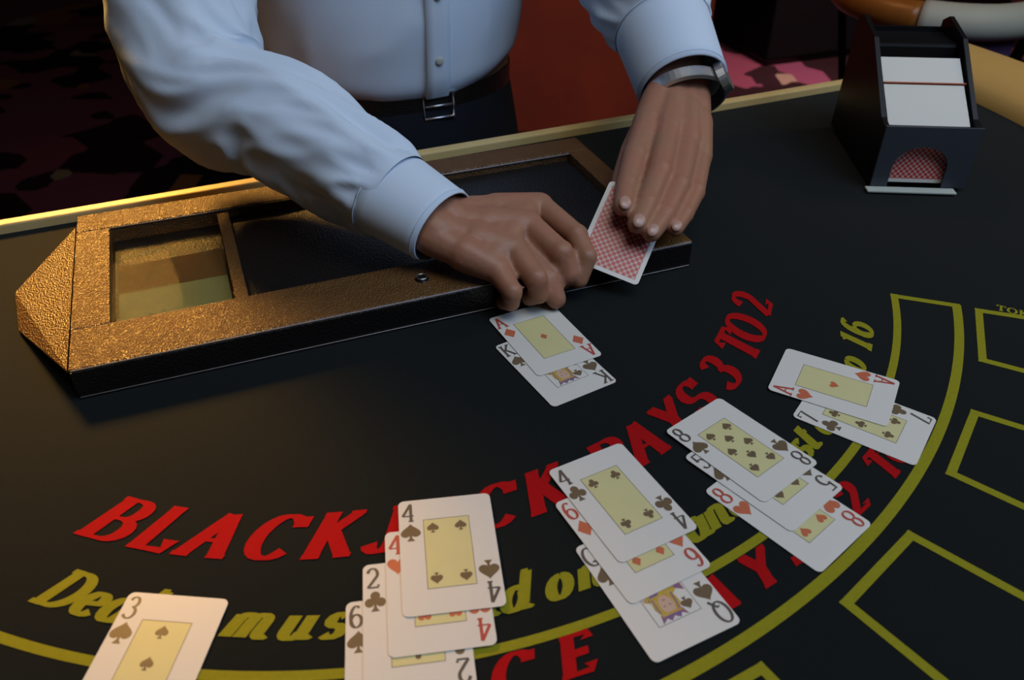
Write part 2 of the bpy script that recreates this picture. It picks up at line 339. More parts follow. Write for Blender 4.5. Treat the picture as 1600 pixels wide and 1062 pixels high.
# ------------------------------------------------------------------ playing cards
CW, CL, CT = .060, .088, .0003
def rr_pts(w, l, r, n=5):
    pts = []
    for cx, cy, a0 in ((w/2-r, l/2-r, 0), (-w/2+r, l/2-r, 90), (-w/2+r, -l/2+r, 180), (w/2-r, -l/2+r, 270)):
        pts += [(cx+r*math.cos(R(a0+90*i/n)), cy+r*math.sin(R(a0+90*i/n))) for i in range(n+1)]
    return pts
def suit_pts(s):                              # outlines in a unit box centred at 0
    if s == 'D': return [[(0, .5), (-.42, 0), (0, -.5), (.42, 0)]]
    if s == 'H':
        L = []
        for i in range(32):
            t = 2*PI*i/32; L.append((.5*math.sin(t)**3, (.40*math.cos(t)-.155*math.cos(2*t)-.062*math.cos(3*t)-.03*math.cos(4*t))+.04))
        return [L]
    stem = [(-.05, -.1), (.05, -.1), (.07, -.32), (.2, -.5), (-.2, -.5), (-.07, -.32)]
    if s == 'S':
        L = []
        for i in range(32):
            t = 2*PI*i/32; L.append((.5*math.sin(t)**3, -.36*math.cos(t)+.14*math.cos(2*t)+.056*math.cos(3*t)+.027*math.cos(4*t)+.06))
        return [L, stem]
    c = lambda x, y: [(x+.225*math.cos(2*PI*i/16), y+.225*math.sin(2*PI*i/16)) for i in range(16)]
    return [c(0, .27), c(-.26, -.06), c(.26, -.06), [(-.12, .1), (-.12, -.12), (.12, -.12), (.12, .1)], stem]
NAMES = {'A': 'ace', 'K': 'king', 'Q': 'queen', '2': 'two', '3': 'three', '4': 'four', '5': 'five', '6': 'six', '7': 'seven', '8': 'eight'}
SU = {'S': 'spades', 'H': 'hearts', 'D': 'diamonds', 'C': 'clubs'}
c3, c2 = (.0195, 0, -.0195), (.0195, -.0195)
PIPS = {'A': [(0, 0)], '2': [(0, y) for y in c2], '3': [(0, y) for y in c3], '4': [(x, y) for x in (-.0088, .0088) for y in c2],
        '5': [(x, y) for x in (-.0088, .0088) for y in c2]+[(0, 0)], '6': [(x, y) for x in (-.0088, .0088) for y in c3],
        '7': [(x, y) for x in (-.0088, .0088) for y in c3]+[(0, .010)], '8': [(x, y) for x in (-.0088, .0088) for y in c3]+[(0, .010), (0, -.010)]}
ZC = CT/2+.00006
def pip(parent, s, x, y, size, flip, m, z=ZC+.0001, name='pip'):
    bm = bmesh.new(); k = -1 if flip else 1
    for j, P in enumerate(suit_pts(s)): flat(bm, [(x+k*p[0]*size*.92, y+k*p[1]*size) for p in P], z+j*.000012)
    return link(name, bm, m, parent)
def card_body(m):
    bm = bmesh.new(); prism(bm, rr_pts(CW, CL, .0038), -CT/2, CT/2); return bm
def card(code, x, y, z, ang, label, group=None):
    rank, s = code[0], code[1]
    red = s in 'HD'; ink = redink_m if red else blk_m; pm = pipr_m if red else pipb_m
    o = link('playing_card', card_body(card_m), card_m, None, loc=(x, y, z), rot=(0, 0, R(ang)))
    o['label'] = label; o['category'] = 'playing card'; o['group'] = 'playing cards dealt face up on the felt'
    for k in (1, -1):                          # corner index and suit, twice
        bm = bmesh.new(); w = G[rank][0]*.0142*.92
        def tf(gx, gy, k=k, w=w): return (k*(-.0240-w/2+gx*.0142*.92), k*(.0265+gy*.0142))
        glyph(bm, rank, .15, .07, ZC, tf); link('corner_index', bm, ink, o)
        pip(o, s, k*-.0228, k*.0172, .0138, k < 0, pm, ZC)
    pw, pl = .0145, .0265
    bm = bmesh.new(); flat(bm, [(-pw, -pl), (pw, -pl), (pw, pl), (-pw, pl)], ZC)
    panel = link('centre_panel', bm, panel_m if rank not in 'KQ' else card_m, o)
    bm = bmesh.new(); seg_line(bm, [(-pw, -pl), (pw, -pl), (pw, pl), (-pw, pl)], .00035, True, ZC+.00004); link('panel_border', bm, line_m, o)
    if rank in PIPS:
        for px, py in PIPS[rank]: pip(o, s, px, py, .0082 if rank != 'A' else .0080, py < 0, pm)
    else:
        for k in (1, -1):                      # a plain court figure, mirrored head to foot
            def P(name, pts, m, dz): 
                bm = bmesh.new(); flat(bm, [(k*a*.001, k*b_*.001) for a, b_ in pts], ZC+dz); return link(name, bm, m, panel)
            P('robe', [(-13.5, .5), (13.5, .5), (13.5, 9), (7, 13), (-3, 12), (-13.5, 6)], gold_m, .00006)
            P('sleeve', [(-13.5, .5), (-6, .5), (-9, 8), (-13.5, 11)], violet_m, .00009)
            P('sash', [(-4, .5), (2, .5), (11, 9.5), (8, 12.5)], violet_m, .00009)
            P('sash', [(4, .5), (7, .5), (13.5, 7), (13.5, 9)], face_m, .0001)
            P('hair', [(-5.5, 8), (9.5, 8), (10.5, 16), (8, 22), (-3, 22.5), (-6.5, 17)], gold_m, .00011)
            P('hair_strand', [(-5.2, 9), (-4.2, 9), (-3.2, 21), (-4.2, 21)], violet_m, .00013)
            P('hair_strand', [(8, 9), (8.8, 9), (9, 19), (8.2, 20)], violet_m, .00013)
            P('face', [(-2.2, 12), (0, 9.2), (3.6, 9.2), (6, 12), (6.4, 17), (5, 20.5), (-1.6, 20.5), (-2.6, 17)], face_m, .00013)
            P('eye', [(-.6, 15.8), (1, 15.8), (1, 16.4), (-.6, 16.4)], violet_m, .00015); P('eye', [(3, 15.8), (4.6, 15.8), (4.6, 16.4), (3, 16.4)], violet_m, .00015)
            P('mouth', [(1, 11.8), (3.2, 11.8), (2.8, 12.5), (1.3, 12.5)], redink_m, .00015)
            P('crown', [(-5, 20.5), (9.5, 20.5), (11, 26), (7, 23.5), (5, 26), (2, 23.5), (-1, 26), (-3, 23.5), (-6.5, 26)], violet_m, .00015)
            P('crown_band', [(-4.4, 20.6), (8.8, 20.6), (9, 22), (-4.6, 22)], redink_m if k > 0 else gold_m, .00017)
            pip(panel, s, k*-.0093, k*.0195, .0082, k < 0, pm, ZC+.00019)
    return o
def zc(k): return .0009+(k-1)*.0007
CARDS = [
 ('KS', 1, .0340, .5191, 31.1, 'king of spades half covered by the ace of diamonds in front of the dealer'),
 ('AD', 2, .0265, .5545, 27.9, 'ace of diamonds lying on the king of spades under the dealer\'s hand'),
 ('7C', 1, .2605, .4560, 54.6, 'seven of clubs partly under the ace of hearts, farthest right hand'),
 ('AH', 2, .2493, .4925, 61.3, 'ace of hearts lying over the seven of clubs at the right of the layout'),
 ('8H', 1, .1800, .3686, 40.9, 'eight of hearts at the bottom of the three card fan on the right'),
 ('5S', 2, .1715, .3995, 40.7, 'five of spades in the middle between the two eights'),
 ('8S', 3, .1614, .4236, 38.8, 'eight of spades on top of the three card fan on the right'),
 ('QS', 1, .0854, .3083, 26.4, 'queen of spades at the bottom of the fan under the six of diamonds'),
 ('6D', 2, .0750, .3455, 28.2, 'six of diamonds between the four of clubs and the queen of spades'),
 ('4C', 3, .0718, .3743, 28.3, 'four of clubs on top of the fan with the queen of spades'),
 ('6S', 1, -.0598, .2549, 8.5, 'six of spades at the bottom of the four card pile near the front edge'),
 ('2C', 2, -.0538, .2809, 8.5, 'two of clubs lying on the six of spades in the four card pile'),
 ('4H', 3, -.0435, .3055, 8.5, 'four of hearts mostly covered by the four of spades'),
 ('4S', 4, -.0382, .3304, 8.1, 'four of spades on top of the four card pile at bottom centre'),
 ('3S', 1, -.1977, .2547, -4.8, 'three of spades lying alone at the bottom left over the yellow lettering'),
]
for code, k, x, y, a, lab in CARDS: card(code, x, y, zc(k), a, lab)

def back_card(M, label, group=None):           # a card seen from its red back (local +z)
    o = link('playing_card', card_body(card_m), card_m); o.matrix_world = M
    o['label'] = label; o['category'] = 'playing card'
    bm = bmesh.new(); flat(bm, rr_pts(CW-.008, CL-.008, .0015), ZC); link('back_pattern', bm, back_m, o)
    return o
TLc, BLc, BRc = Vector((.091, .700, .076)), Vector((.055, .631, .0290)), Vector((.103, .622, .0222))
ey = (TLc-BLc).normalized(); ex = (BRc-BLc); ex = (ex-ey*ex.dot(ey)).normalized(); ez = ex.cross(ey)
cc = BLc+ex*CW/2+ey*CL/2
Mh = Matrix.Translation(cc) @ Matrix((ex, ey, ez)).transposed().to_4x4()
back_card(Mh, 'red backed playing card held upright in the dealer\'s fingers')

# ------------------------------------------------------------------ chip tray cover (brown leather case)
case = thing('chip_tray_cover', 'long brown grained leather case with black sides and a clear window, under the dealer\'s hands', 'case', (-.3285, .476, .0003), (0, 0, R(21.53)))
W, D, H = .533, .257, .026
iu0, iu1, iv0, iv1 = .029, .508, .055, .222
bm = bmesh.new()
bx(bm, 0, W, 0, iv0, .004, H, .0012); link('front_border', bm, leather_m, case)
box('back_border', leather_m, case, 0, W, iv1, D, .004, H, .0012)
box('left_border', leather_m, case, 0, iu0, iv0+.0004, iv1-.0004, .004, H-.0001, .0008)
box('right_border', leather_m, case, iu1, W, iv0+.0004, iv1-.0004, .004, H-.0001, .0008)
box('front_side', black_leather_m, case, .001, W-.001, -.0022, -.0002, 0, H-.0015, .0004)
box('case_base', black_leather_m, case, .001, W-.001, .0005, D-.001, 0, .0036)
box('sunken_panel', black_leather_m, case, .138, iu1-.0006, iv0+.0006, iv1-.0006, .0038, .0165)
box('window_divider', leather_m, case, .1265, .1375, iv0+.0006, iv1-.0006, .0038, .0235, .001)
box('window_tray', black_leather_m, case, iu0+.0006, .126, iv0+.0006, iv1-.0006, .0038, .010)
box('olive_reflection', olive_m, case, iu0+.004, .124, iv0+.003, .118, .0102, .0125)['label'] = 'pale olive reflection in the window, made as a coloured slab'  # slab under the pane painted as the reflection seen in it
box('brown_reflection', brown_m, case, iu0+.004, .124, .1185, .168, .0102, .0120)['label'] = 'brown reflection in the window, made as a coloured slab'  # brown strip of that reflection, also a painted slab
box('window_pane', glass_m, case, iu0+.001, .1262, iv0+.001, iv1-.001, .0205, .0217)
def strip(name, pts, r=.0006, m=stitch_m):
    bm = bmesh.new(); tube(bm, pts, r, 6); return link(name, bm, m, case, smooth=True)
strip('top_piping', [(.002, -.0009, H-.0008), (W-.002, -.0009, H-.0008)], .0008)
strip('bottom_piping', [(.002, -.0028, .0016), (W-.002, -.0028, .0016)], .0005)
strip('panel_piping', [(.17, iv1-.0015, H-.0015), (iu1, iv1-.0015, H-.0015)], .0008)
strip('panel_piping', [(iu0, iv1-.001, H-.001), (.165, iv1-.001, H-.001)], .0005)
bm = bmesh.new(); bmesh.ops.create_cone(bm, cap_ends=True, segments=24, radius1=.0062, radius2=.0048, depth=.0024, matrix=Matrix.Translation((.28, .027, H+.0012)))
snap = link('snap_button', bm, black_leather_m, case)
bm = bmesh.new(); tube(bm, [(.28+.0045*math.cos(2*PI*i/20), .027+.0045*math.sin(2*PI*i/20), H+.0024) for i in range(20)], .0005, 6, closed=True); link('snap_ring', bm, steel_m, snap, smooth=True)
# sloping flap added on the left end in place of a gold blur streak
bm = bmesh.new()
fl = [(-.0012, .002, H-.001), (-.0012, .235, H-.001), (-.055, .17, .004), (-.048, .108, .0025)]
a = [bm.verts.new(p) for p in fl]; b_ = [bm.verts.new((p[0], p[1], p[2]-.0025)) for p in fl]
bm.faces.new(a); bm.faces.new(b_[::-1])
for i in range(4): bm.faces.new((a[i], b_[i], b_[(i+1) % 4], a[(i+1) % 4]))
link('added_streak_flap', bm, leather_m, case)

# ------------------------------------------------------------------ dealing shoe
sh = thing('dealing_shoe', 'black plastic dealing shoe with arched opening at the upper right of the table', 'card shoe', (.394, .836, .0003), (0, 0, R(-3.5)))
SW = .101
side = [(0, .004), (0, .070), (.018, .074), (.100, .134), (.150, .144), (.165, .136), (.172, .004)]
for x0, x1 in ((0, .005), (SW-.005, SW)):
    bm = bmesh.new(); prism(bm, side, x0, x1, 'x'); link('side_wall', bm, black_plastic_m, sh)
box('bottom_plate', black_plastic_m, sh, .0055, SW-.0055, .006, .16, .004, .009)
bm = bmesh.new(); bx(bm, .0055, SW-.0055, .1545, .1595, .0095, .130); link('back_wall', bm, black_plastic_m, sh)
bm = bmesh.new()   # front plate with the arched notch
ar = .029; cx = SW/2-.004; zt = .026
pl = [(.0, .004), (cx-ar, .004)]+[(cx+ar*math.cos(R(180-180*i/18)), zt+.024*math.sin(R(180*i/18))) for i in range(19)]+[(cx+ar, .004), (SW, .004), (SW, .072), (0, .072)]
prism(bm, pl, -.0035, -.0004, 'y'); link('front_plate', bm, slate_plastic_m, sh)
box('lip', grey_m, sh, -.006, SW-.012, -.016, -.0040, .0015, .0040, .0008)['label'] = 'pale lip under the opening'
for x in (.006, SW-.012): box('rubber_foot', black_plastic_m, sh, x, x+.008, -.010 if x < .05 else .01, .018 if x > .05 else -.003, 0, .0036 if x > .05 else .0012)
box('roller_cover', black_plastic_m, sh, .0055, SW-.0055, .103, .154, .100, .126, .003)
# cards standing in the shoe, leaning back, their long edges up
th = math.atan2(.052, .078)
def shoe_block(name, t0, t1, m, x0, x1, dz=0):   # t along the sloping deck
    bm = bmesh.new()
    c, s = math.cos(th), math.sin(th); o0 = (.012, .068+dz)
    def q(t, d): return (o0[0]+t*c+d*.42, o0[1]+t*s-d)
    prism(bm, [q(t0, 0), q(t1, 0), q(t1, .048), q(t0, .048)], x0, x1, 'x')
    return bm
bmf = shoe_block('card_stack', 0, .0520, None, .0070, .0925)
stack_m = mat('stacked_card_edges', (.60, .59, .54), .6)
ntk = stack_m.node_tree; wv = ntk.nodes.new('ShaderNodeTexWave'); wv.bands_direction = 'Y'; wv.inputs['Scale'].default_value = 420; wv.inputs['Distortion'].default_value = .6
tcc = ntk.nodes.new('ShaderNodeTexCoord'); ntk.links.new(tcc.outputs['Object'], wv.inputs['Vector']); bb = ntk.nodes.new('ShaderNodeBump'); bb.inputs['Strength'].default_value = .25; bb.inputs['Distance'].default_value = .0004
ntk.links.new(wv.outputs['Fac'], bb.inputs['Height']); ntk.links.new(bb.outputs['Normal'], ntk.nodes['Principled BSDF'].inputs['Normal'])
def shoe_thing(name, bm, m, label, cat):
    o = link(name, bm, m, None, loc=sh.location, rot=sh.rotation_euler); o['label'] = label; o['category'] = cat; return o
shoe_thing('card_stack', bmf, stack_m, 'thick block of white edged cards in front of the red cut card in the shoe', 'cards')
shoe_thing('cut_card', shoe_block('cut_card', .0524, .0534, None, .0060, .0945, .0018), pipr_m, 'thin red cut card standing between the two blocks of cards in the shoe', 'card')
shoe_thing('card_stack', shoe_block('card_stack', .0538, .088, None, .0070, .0925), stack_m, 'shorter block of white edged cards behind the red cut card in the shoe', 'cards')
Ms = Matrix.Translation(sh.location) @ Matrix.Rotation(R(-3.5), 4, 'Z') @ Matrix.Translation((.0495, .0062, .0365)) @ Matrix.Rotation(R(90-7), 4, 'X') @ Matrix.Rotation(R(90), 4, 'Z')
back_card(Ms, 'red backed playing card showing in the arched opening of the shoe')

# ------------------------------------------------------------------ the dealer
person = thing('person', 'dealer in pale blue shirt and dark trousers leaning over the table, holding a card', 'person', (-.16, 1.15, FZ))
PO = Vector(person.location)
def pv(p): return Vector(p)-PO
def capsule(bm, p0, p1, r0, r1, n=14):
    p0, p1 = Vector(p0), Vector(p1); d = p1-p0; L = d.length
    if L < 1e-5: return
    t = d/L; up = Vector((0, 0, 1)) if abs(t.z) < .9 else Vector((1, 0, 0)); s = t.cross(up).normalized(); u = s.cross(t)
    rings = []
    sa = max(-1, min(1, (r0-r1)/L)); ph = math.asin(sa)
    for i in range(1, 6):
        a = -PI/2+(PI/2+ph)*i/5; rings.append((p0+t*(r0*math.sin(a)), r0*math.cos(a)))
    for i in range(0, 5):
        a = ph+(PI/2-ph)*i/5; rings.append((p1+t*(r1*math.sin(a)), r1*math.cos(a)))
    R_ = [[bm.verts.new(c+r*(math.cos(2*PI*k/n)*s+math.sin(2*PI*k/n)*u)) for k in range(n)] for c, r in rings]
    v0 = bm.verts.new(p0-t*r0); v1 = bm.verts.new(p1+t*r1)
    for A, B in zip(R_, R_[1:]):
        for k in range(n): bm.faces.new((A[k], A[(k+1) % n], B[(k+1) % n], B[k]))
    for k in range(n): bm.faces.new((v0, R_[0][(k+1) % n], R_[0][k])); bm.faces.new((v1, R_[-1][k], R_[-1][(k+1) % n]))
def chain(bm, pts, rs):
    for a, b2, r0, r1 in zip(pts, pts[1:], rs, rs[1:]): capsule(bm, a, b2, r0, r1)
bmb = bmesh.new()
RH = dict(index=[(.025, .687, .053), (.057, .645, .046), (.065, .622, .038), (.059, .613, .020)],
          mid=[(.014, .649, .054), (.042, .617, .045), (.049, .611, .028), (.041, .618, .012)],
          ring=[(.000, .619, .047), (.020, .588, .037), (.023, .589, .022), (.015, .598, .011)],
          pinky=[(-.013, .598, .040), (.000, .577, .031), (-.001, .580, .019), (-.008, .592, .0105)],
          thumb=[(-.030, .662, .052), (.008, .636, .041), (.030, .604, .027), (.038, .596, .0115)])
LH = dict(index=[(.135, .800, .087), (.116, .738, .080), (.104, .690, .073), (.097, .655, .070)],
          mid=[(.154, .786, .085), (.137, .716, .075), (.120, .668, .066), (.109, .640, .061)],
          ring=[(.174, .780, .077), (.155, .708, .064), (.137, .665, .057), (.122, .638, .053)],
          pinky=[(.186, .771, .065), (.173, .714, .055), (.158, .679, .050), (.146, .655, .048)],
          thumb=[(.146, .833, .086), (.120, .778, .068), (.106, .735, .056), (.100, .702, .047)])
RAD = dict(index=(.0125, .0105, .0092, .0078), mid=(.0128, .0108, .0093, .0080), ring=(.0122, .0100, .0088, .0075), pinky=(.0112, .0088, .0078, .0068), thumb=(.0155, .0125, .0108, .0092))
def hand(Hd, wrist, fore, wr, big=1.0):
    w = Vector(wrist)
    order = ['index', 'mid', 'ring', 'pinky']
    cross = (Vector(Hd['pinky'][0])-Vector(Hd['index'][0])).normalized()
    roots = {}
    for k, f in enumerate(order):
        off = cross*(-.017+.0115*k); roots[f] = w+off
        P = [Vector(p) for p in Hd[f]]; rs = tuple(r*big for r in RAD[f])
        capsule(bmb, roots[f], P[0], .0165, rs[0]+.0006)
        q = roots[f].lerp(P[0], .5); capsule(bmb, q, P[0], .0165, rs[0]+.001)
        chain(bmb, P, rs)
        for j, pt in enumerate(P[1:3]): capsule(bmb, pt-Vector((0, 0, .0004)), pt+Vector((0, 0, .0004)), rs[j+1]*1.06, rs[j+1]*1.06)
    for a, b2 in zip(order, order[1:]):       # palm between the metacarpals
        for t in (.25, .5, .72, .86):
            pa = roots[a].lerp(Vector(Hd[a][0]), t); pb = roots[b2].lerp(Vector(Hd[b2][0]), t); capsule(bmb, pa, pb, .0138, .0135)
    T = [Vector(p) for p in Hd['thumb']]
    capsule(bmb, w+cross*-.014, T[0], .019, .017); chain(bmb, T, RAD['thumb'])
    capsule(bmb, T[0], roots['index'].lerp(Vector(Hd['index'][0]), .65), .015, .0135)
    f = Vector(fore); d = (f-w).normalized()
    ax = cross*.011
    capsule(bmb, w+ax*.9, f+ax, wr, wr*1.35); capsule(bmb, w-ax*.9, f-ax, wr, wr*1.35)
RW, RE, RS = Vector((-.062, .637, .060)), Vector((-.299, .794, .137)), Vector((-.345, 1.02, .42))
LW, LE, LS = Vector((.180, .874, .104)), Vector((.130, 1.105, .225)), Vector((.075, 1.09, .46))
hand(RH, RW, RW.lerp(RE, .55), .0215); hand(LH, LW, LW.lerp(LE, .55), .0215, 1.12)
capsule(bmb, RW.lerp(RE, .5), RE, .030, .037); capsule(bmb, RE, RS, .040, .05)
capsule(bmb, LW.lerp(LE, .5), LE, .030, .037); capsule(bmb, LE, LS, .040, .05)
PEL, CHE, NEK, HED = Vector((-.16, 1.14, -.02)), Vector((-.15, 1.09, .34)), Vector((-.145, 1.05, .52)), Vector((-.13, .99, .655))
FD = Vector((.40, -.917, 0)); SD = Vector((.917, .40, 0))
for s in (-1, 1):
    capsule(bmb, PEL+SD*.06*s, CHE+SD*.07*s, .095, .105); capsule(bmb, CHE+SD*.07*s, (LS if s > 0 else RS), .09, .055)
    hip = PEL+SD*.085*s-Vector((0, 0, .04)); knee = Vector((hip.x+.0, hip.y+.0, -.45)); ank = Vector((hip.x, hip.y+.03, FZ+.09))
    chain(bmb, [hip, knee, ank], (.085, .055, .038)); capsule(bmb, ank-Vector((0, 0, .045)), ank+FD*.15-Vector((0, 0, .055)), .035, .028)
capsule(bmb, CHE, NEK, .085, .055); capsule(bmb, NEK, HED-Vector((0, 0, .03)), .055, .053)
HF = (FD*.75+Vector((0, 0, -.65))).normalized(); HU = SD.cross(HF)*1; HU = HU if HU.z > 0 else -HU
capsule(bmb, HED+HU*.03-HF*.02, HED+HU*.02+HF*.01, .083, .078); capsule(bmb, HED, HED-HU*.06+HF*.045, .070, .040)
capsule(bmb, HED+HU*.012+HF*.078, HED-HU*.018+HF*.098, .008, .013)     # nose
for s in (-1, 1): capsule(bmb, HED+SD*.078*s-HU*.012-HF*.01, HED+SD*.082*s+HU*.018-HF*.014, .010, .014)
capsule(bmb, HED-HU*.045+HF*.075-SD*.014, HED-HU*.045+HF*.075+SD*.014, .008, .008)
bmesh.ops.transform(bmb, matrix=Matrix.Translation(-PO), verts=bmb.verts)
body = link('body', bmb, skin_m, person, smooth=True)
md = body.modifiers.new('remesh', 'REMESH'); md.mode = 'VOXEL'; md.voxel_size = .0021; md.use_smooth_shade = True
md = body.modifiers.new('smooth', 'SMOOTH'); md.factor = .6; md.iterations = 4
def ellip(name, c, ax, rad, m, parent, seg=16):
    bm = bmesh.new(); bmesh.ops.create_uvsphere(bm, u_segments=seg, v_segments=seg//2+2, radius=1)
    X, Y, Z = ax; M = Matrix((X*rad[0], Y*rad[1], Z*rad[2])).transposed().to_4x4(); M.translation = Vector(c)-PO
    bmesh.ops.transform(bm, matrix=M, verts=bm.verts); return link(name, bm, m, parent, smooth=True)
eye_m = mat('eye_white', (.7, .68, .64), .3, var=(90, (.66, .63, .6), .3))
for s in (-1, 1):
    e = ellip('eye', HED+SD*.031*s+HU*.008+HF*.070, (SD, HU, HF), (.013, .010, .012), eye_m, person)
    ellip('iris', HED+SD*.031*s+HU*.006+HF*.0805, (SD, HU, HF), (.005, .005, .003), hair_m, e)
    ellip('eyebrow', HED+SD*.031*s+HU*.026+HF*.082, (SD, HU, HF), (.018, .004, .005), hair_m, person)
ellip('hair', HED+HU*.045-HF*.022, (SD, HU, HF), (.088, .062, .098), hair_m, person, 24)
# fingernails of the hand holding the card, on the camera side of each fingertip
for f, rN in (('index', .0056), ('mid', .0056), ('ring', .0052), ('pinky', .0048)):
    tip, dip = Vector(LH[f][3]), Vector(LH[f][2]); t = (tip-dip).normalized()
    crs = (Vector(LH['pinky'][0])-Vector(LH['index'][0])).normalized(); nrm = t.cross(crs).normalized()
    if nrm.dot(Vector((0, -1, .6))) < 0: nrm = -nrm
    nrm = (nrm+t*.35).normalized(); t = (t-nrm*t.dot(nrm)).normalized()
    side_ = nrm.cross(t); r = RAD[f][3]
    ellip('fingernail', tip+t*.0005+nrm*(r*.90), (side_, t, nrm), (rN*1.05, rN*1.3, .0024), nail_m, person, 14)

# shirt
def sm(x): return max(0, min(1, x))
def catmull(P, n):
    P = [Vector(p) for p in P]; Q = [P[0]*2-P[1]]+P+[P[-1]*2-P[-2]]; o = []
    for i in range(1, len(Q)-2):
        for k in range(n):
            t = k/n; a, b2, c, d = Q[i-1:i+3]
            o.append(.5*((2*b2)+(c-a)*t+(2*a-5*b2+4*c-d)*t*t+(3*b2-a-3*c+d)*t**3))
    o.append(P[-1]); return o
def catmull1(v, n): return [q.x for q in catmull([(a, 0, 0) for a in v], n)]
def loft(bm, pts, rad, n=72, fold=None, seed=0, flat_=1.0, ends=False):
    rings = []; N = len(pts); s_prev = None; dist = 0
    for i, p in enumerate(pts):
        a = pts[max(i-1, 0)]; b2 = pts[min(i+1, N-1)]; t = (b2-a).normalized()
        if s_prev is None: s = t.cross(Vector((0, 0, 1))).normalized()
        else: s = (s_prev-t*s_prev.dot(t)).normalized()
        s_prev = s; u = s.cross(t); 
        if i: dist += (p-pts[i-1]).length
        ring = []
        for k in range(n):
            ang = 2*PI*k/n; d = math.cos(ang)*s+math.sin(ang)*u*flat_; r = rad[i]
            if fold: r += fold(dist, ang, i/(N-1), p+d*r)
            ring.append(bm.verts.new(p+d*r-PO))
        rings.append(ring)
    for A, B in zip(rings, rings[1:]):
        for k in range(n): bm.faces.new((A[k], A[(k+1) % n], B[(k+1) % n], B[k]))
    return rings
def ridge(p, sc, seed):                        # sharp crested folds from noise
    v = noise.noise(Vector((p[0]*sc[0]+seed, p[1]*sc[1], p[2]*sc[2]))); return (1-abs(v)*2.6)
def make_fold(amp, seed, k1=1.6, skew=5.0):
    def f(dist, ang, t, p):
        q = (math.cos(ang)*1.1, math.sin(ang)*1.1, dist*15+skew*math.sin(ang+seed)*.35)
        w = ridge(q, (1, 1, 1), seed)*.65+ridge((q[0]*1.7, q[1]*1.7, q[2]*1.9), (1, 1, 1), seed+7)*.35
        fade = min(1, t*7)*min(1, (1-t)*9)
        return amp*w*fade-amp*.35*fade
    return f
bms = bmesh.new()
cuffR = RW.lerp(RE, .055)
pR = catmull([RS+Vector((-.0, .03, .06)), RS.lerp(RE, .45)+Vector((-.012, .0, 0)), RE+Vector((-.004, -.002, .002)), RW.lerp(RE, .62)+Vector((0, 0, .004)), RW.lerp(RE, .30), RW.lerp(RE, .17)], 26)
loft(bms, pR, catmull1([.082, .077, .063, .0565, .0475, .041], 26), 84, make_fold(.0085, 1.3))
pL = catmull([LS+Vector((0, .02, .06)), LS.lerp(LE, .5), LE+Vector((0, .01, 0)), LW.lerp(LE, .6), LW.lerp(LE, .38), LW.lerp(LE, .26)], 22)
loft(bms, pL, catmull1([.085, .082, .078, .073, .060, .048], 22), 84, make_fold(.007, 4.1))
# torso, blousing over the belt
C0 = Vector((-.165, 1.125, 0)); zs, cs, ra, rb = [], [], [], []
prof = [(.028, .150, .108, 0), (.040, .160, .119, .0), (.048, .168, .128, .0), (.060, .173, .134, .0), (.085, .176, .137, .0), (.13, .178, .137, -.004), (.20, .182, .132, -.012), (.30, .195, .125, -.03), (.40, .200, .112, -.05), (.47, .170, .090, -.065), (.52, .085, .070, -.08), (.545, .066, .062, -.085)]
PP = catmull([(p[1], p[2], p[3]) for p in prof], 8); ZZ = catmull1([p[0] for p in prof], 8)
rings = []; n = 128
for i, (q, z) in enumerate(zip(PP, ZZ)):
    ring = []
    for k in range(n):
        a = 2*PI*k/n; ca, sa = math.cos(a), math.sin(a); f = 1
        if z < .42:
            wv_ = ridge((ca*2.6, sa*2.6, z*5), (1, 1, 1), 2.2); f = 1+.028*wv_*min(1, (z-.02)*12)
        # the blouse sags lowest at the front
        zz = z-(.012*max(0, sa)-.030*max(0, abs(ca)-.3))*max(0, 1-(z-.03)*9)
        p = C0+SD*(q.x*ca*f)+FD*(q.y*sa*f-q.z); p.z = zz; ring.append(bms.verts.new(p-PO))
    rings.append(ring)
for A, B in zip(rings, rings[1:]):
    for k in range(n): bms.faces.new((A[k], A[(k+1) % n], B[(k+1) % n], B[k]))
shirt = link('shirt', bms, shirt_m, person, smooth=True)
# cuffs with stitched hems
def cuff(A, B, r0, r1, fl=1.0):
    bm = bmesh.new(); pts = [A.lerp(B, i/6) for i in range(7)]
    rad = [r0+(r1-r0)*i/6 for i in range(7)]
    out_ = loft(bm, pts, rad, 56, None, 0, fl); inn = loft(bm, pts, [r-.0018 for r in rad], 56, None, 0, fl)
    for k in range(56): bm.faces.new((out_[-1][k], out_[-1][(k+1) % 56], inn[-1][(k+1) % 56], inn[-1][k])); bm.faces.new((out_[0][(k+1) % 56], out_[0][k], inn[0][k], inn[0][(k+1) % 56]))
    c = link('cuff', bm, shirt_m, person, smooth=True)
    bm = bmesh.new(); d = (B-A).normalized(); s = d.cross(Vector((0, 0, 1))).normalized(); u = s.cross(d)
    for t_, rr in ((.03, r0+.0006), (.93, r1+.0005)):
        ce = A.lerp(B, t_); tube(bm, [ce+rr*(math.cos(2*PI*k/40)*s+math.sin(2*PI*k/40)*u*fl)-PO for k in range(40)], .0007, 5, closed=True)
    link('hem', bm, shirt_m, c, smooth=True)
    return c
cuff(RW.lerp(RE, .215), RW.lerp(RE, -.005), .0455, .0390, .84)
cuff(LW.lerp(LE, .30), LW.lerp(LE, -.03), .0530, .0480)
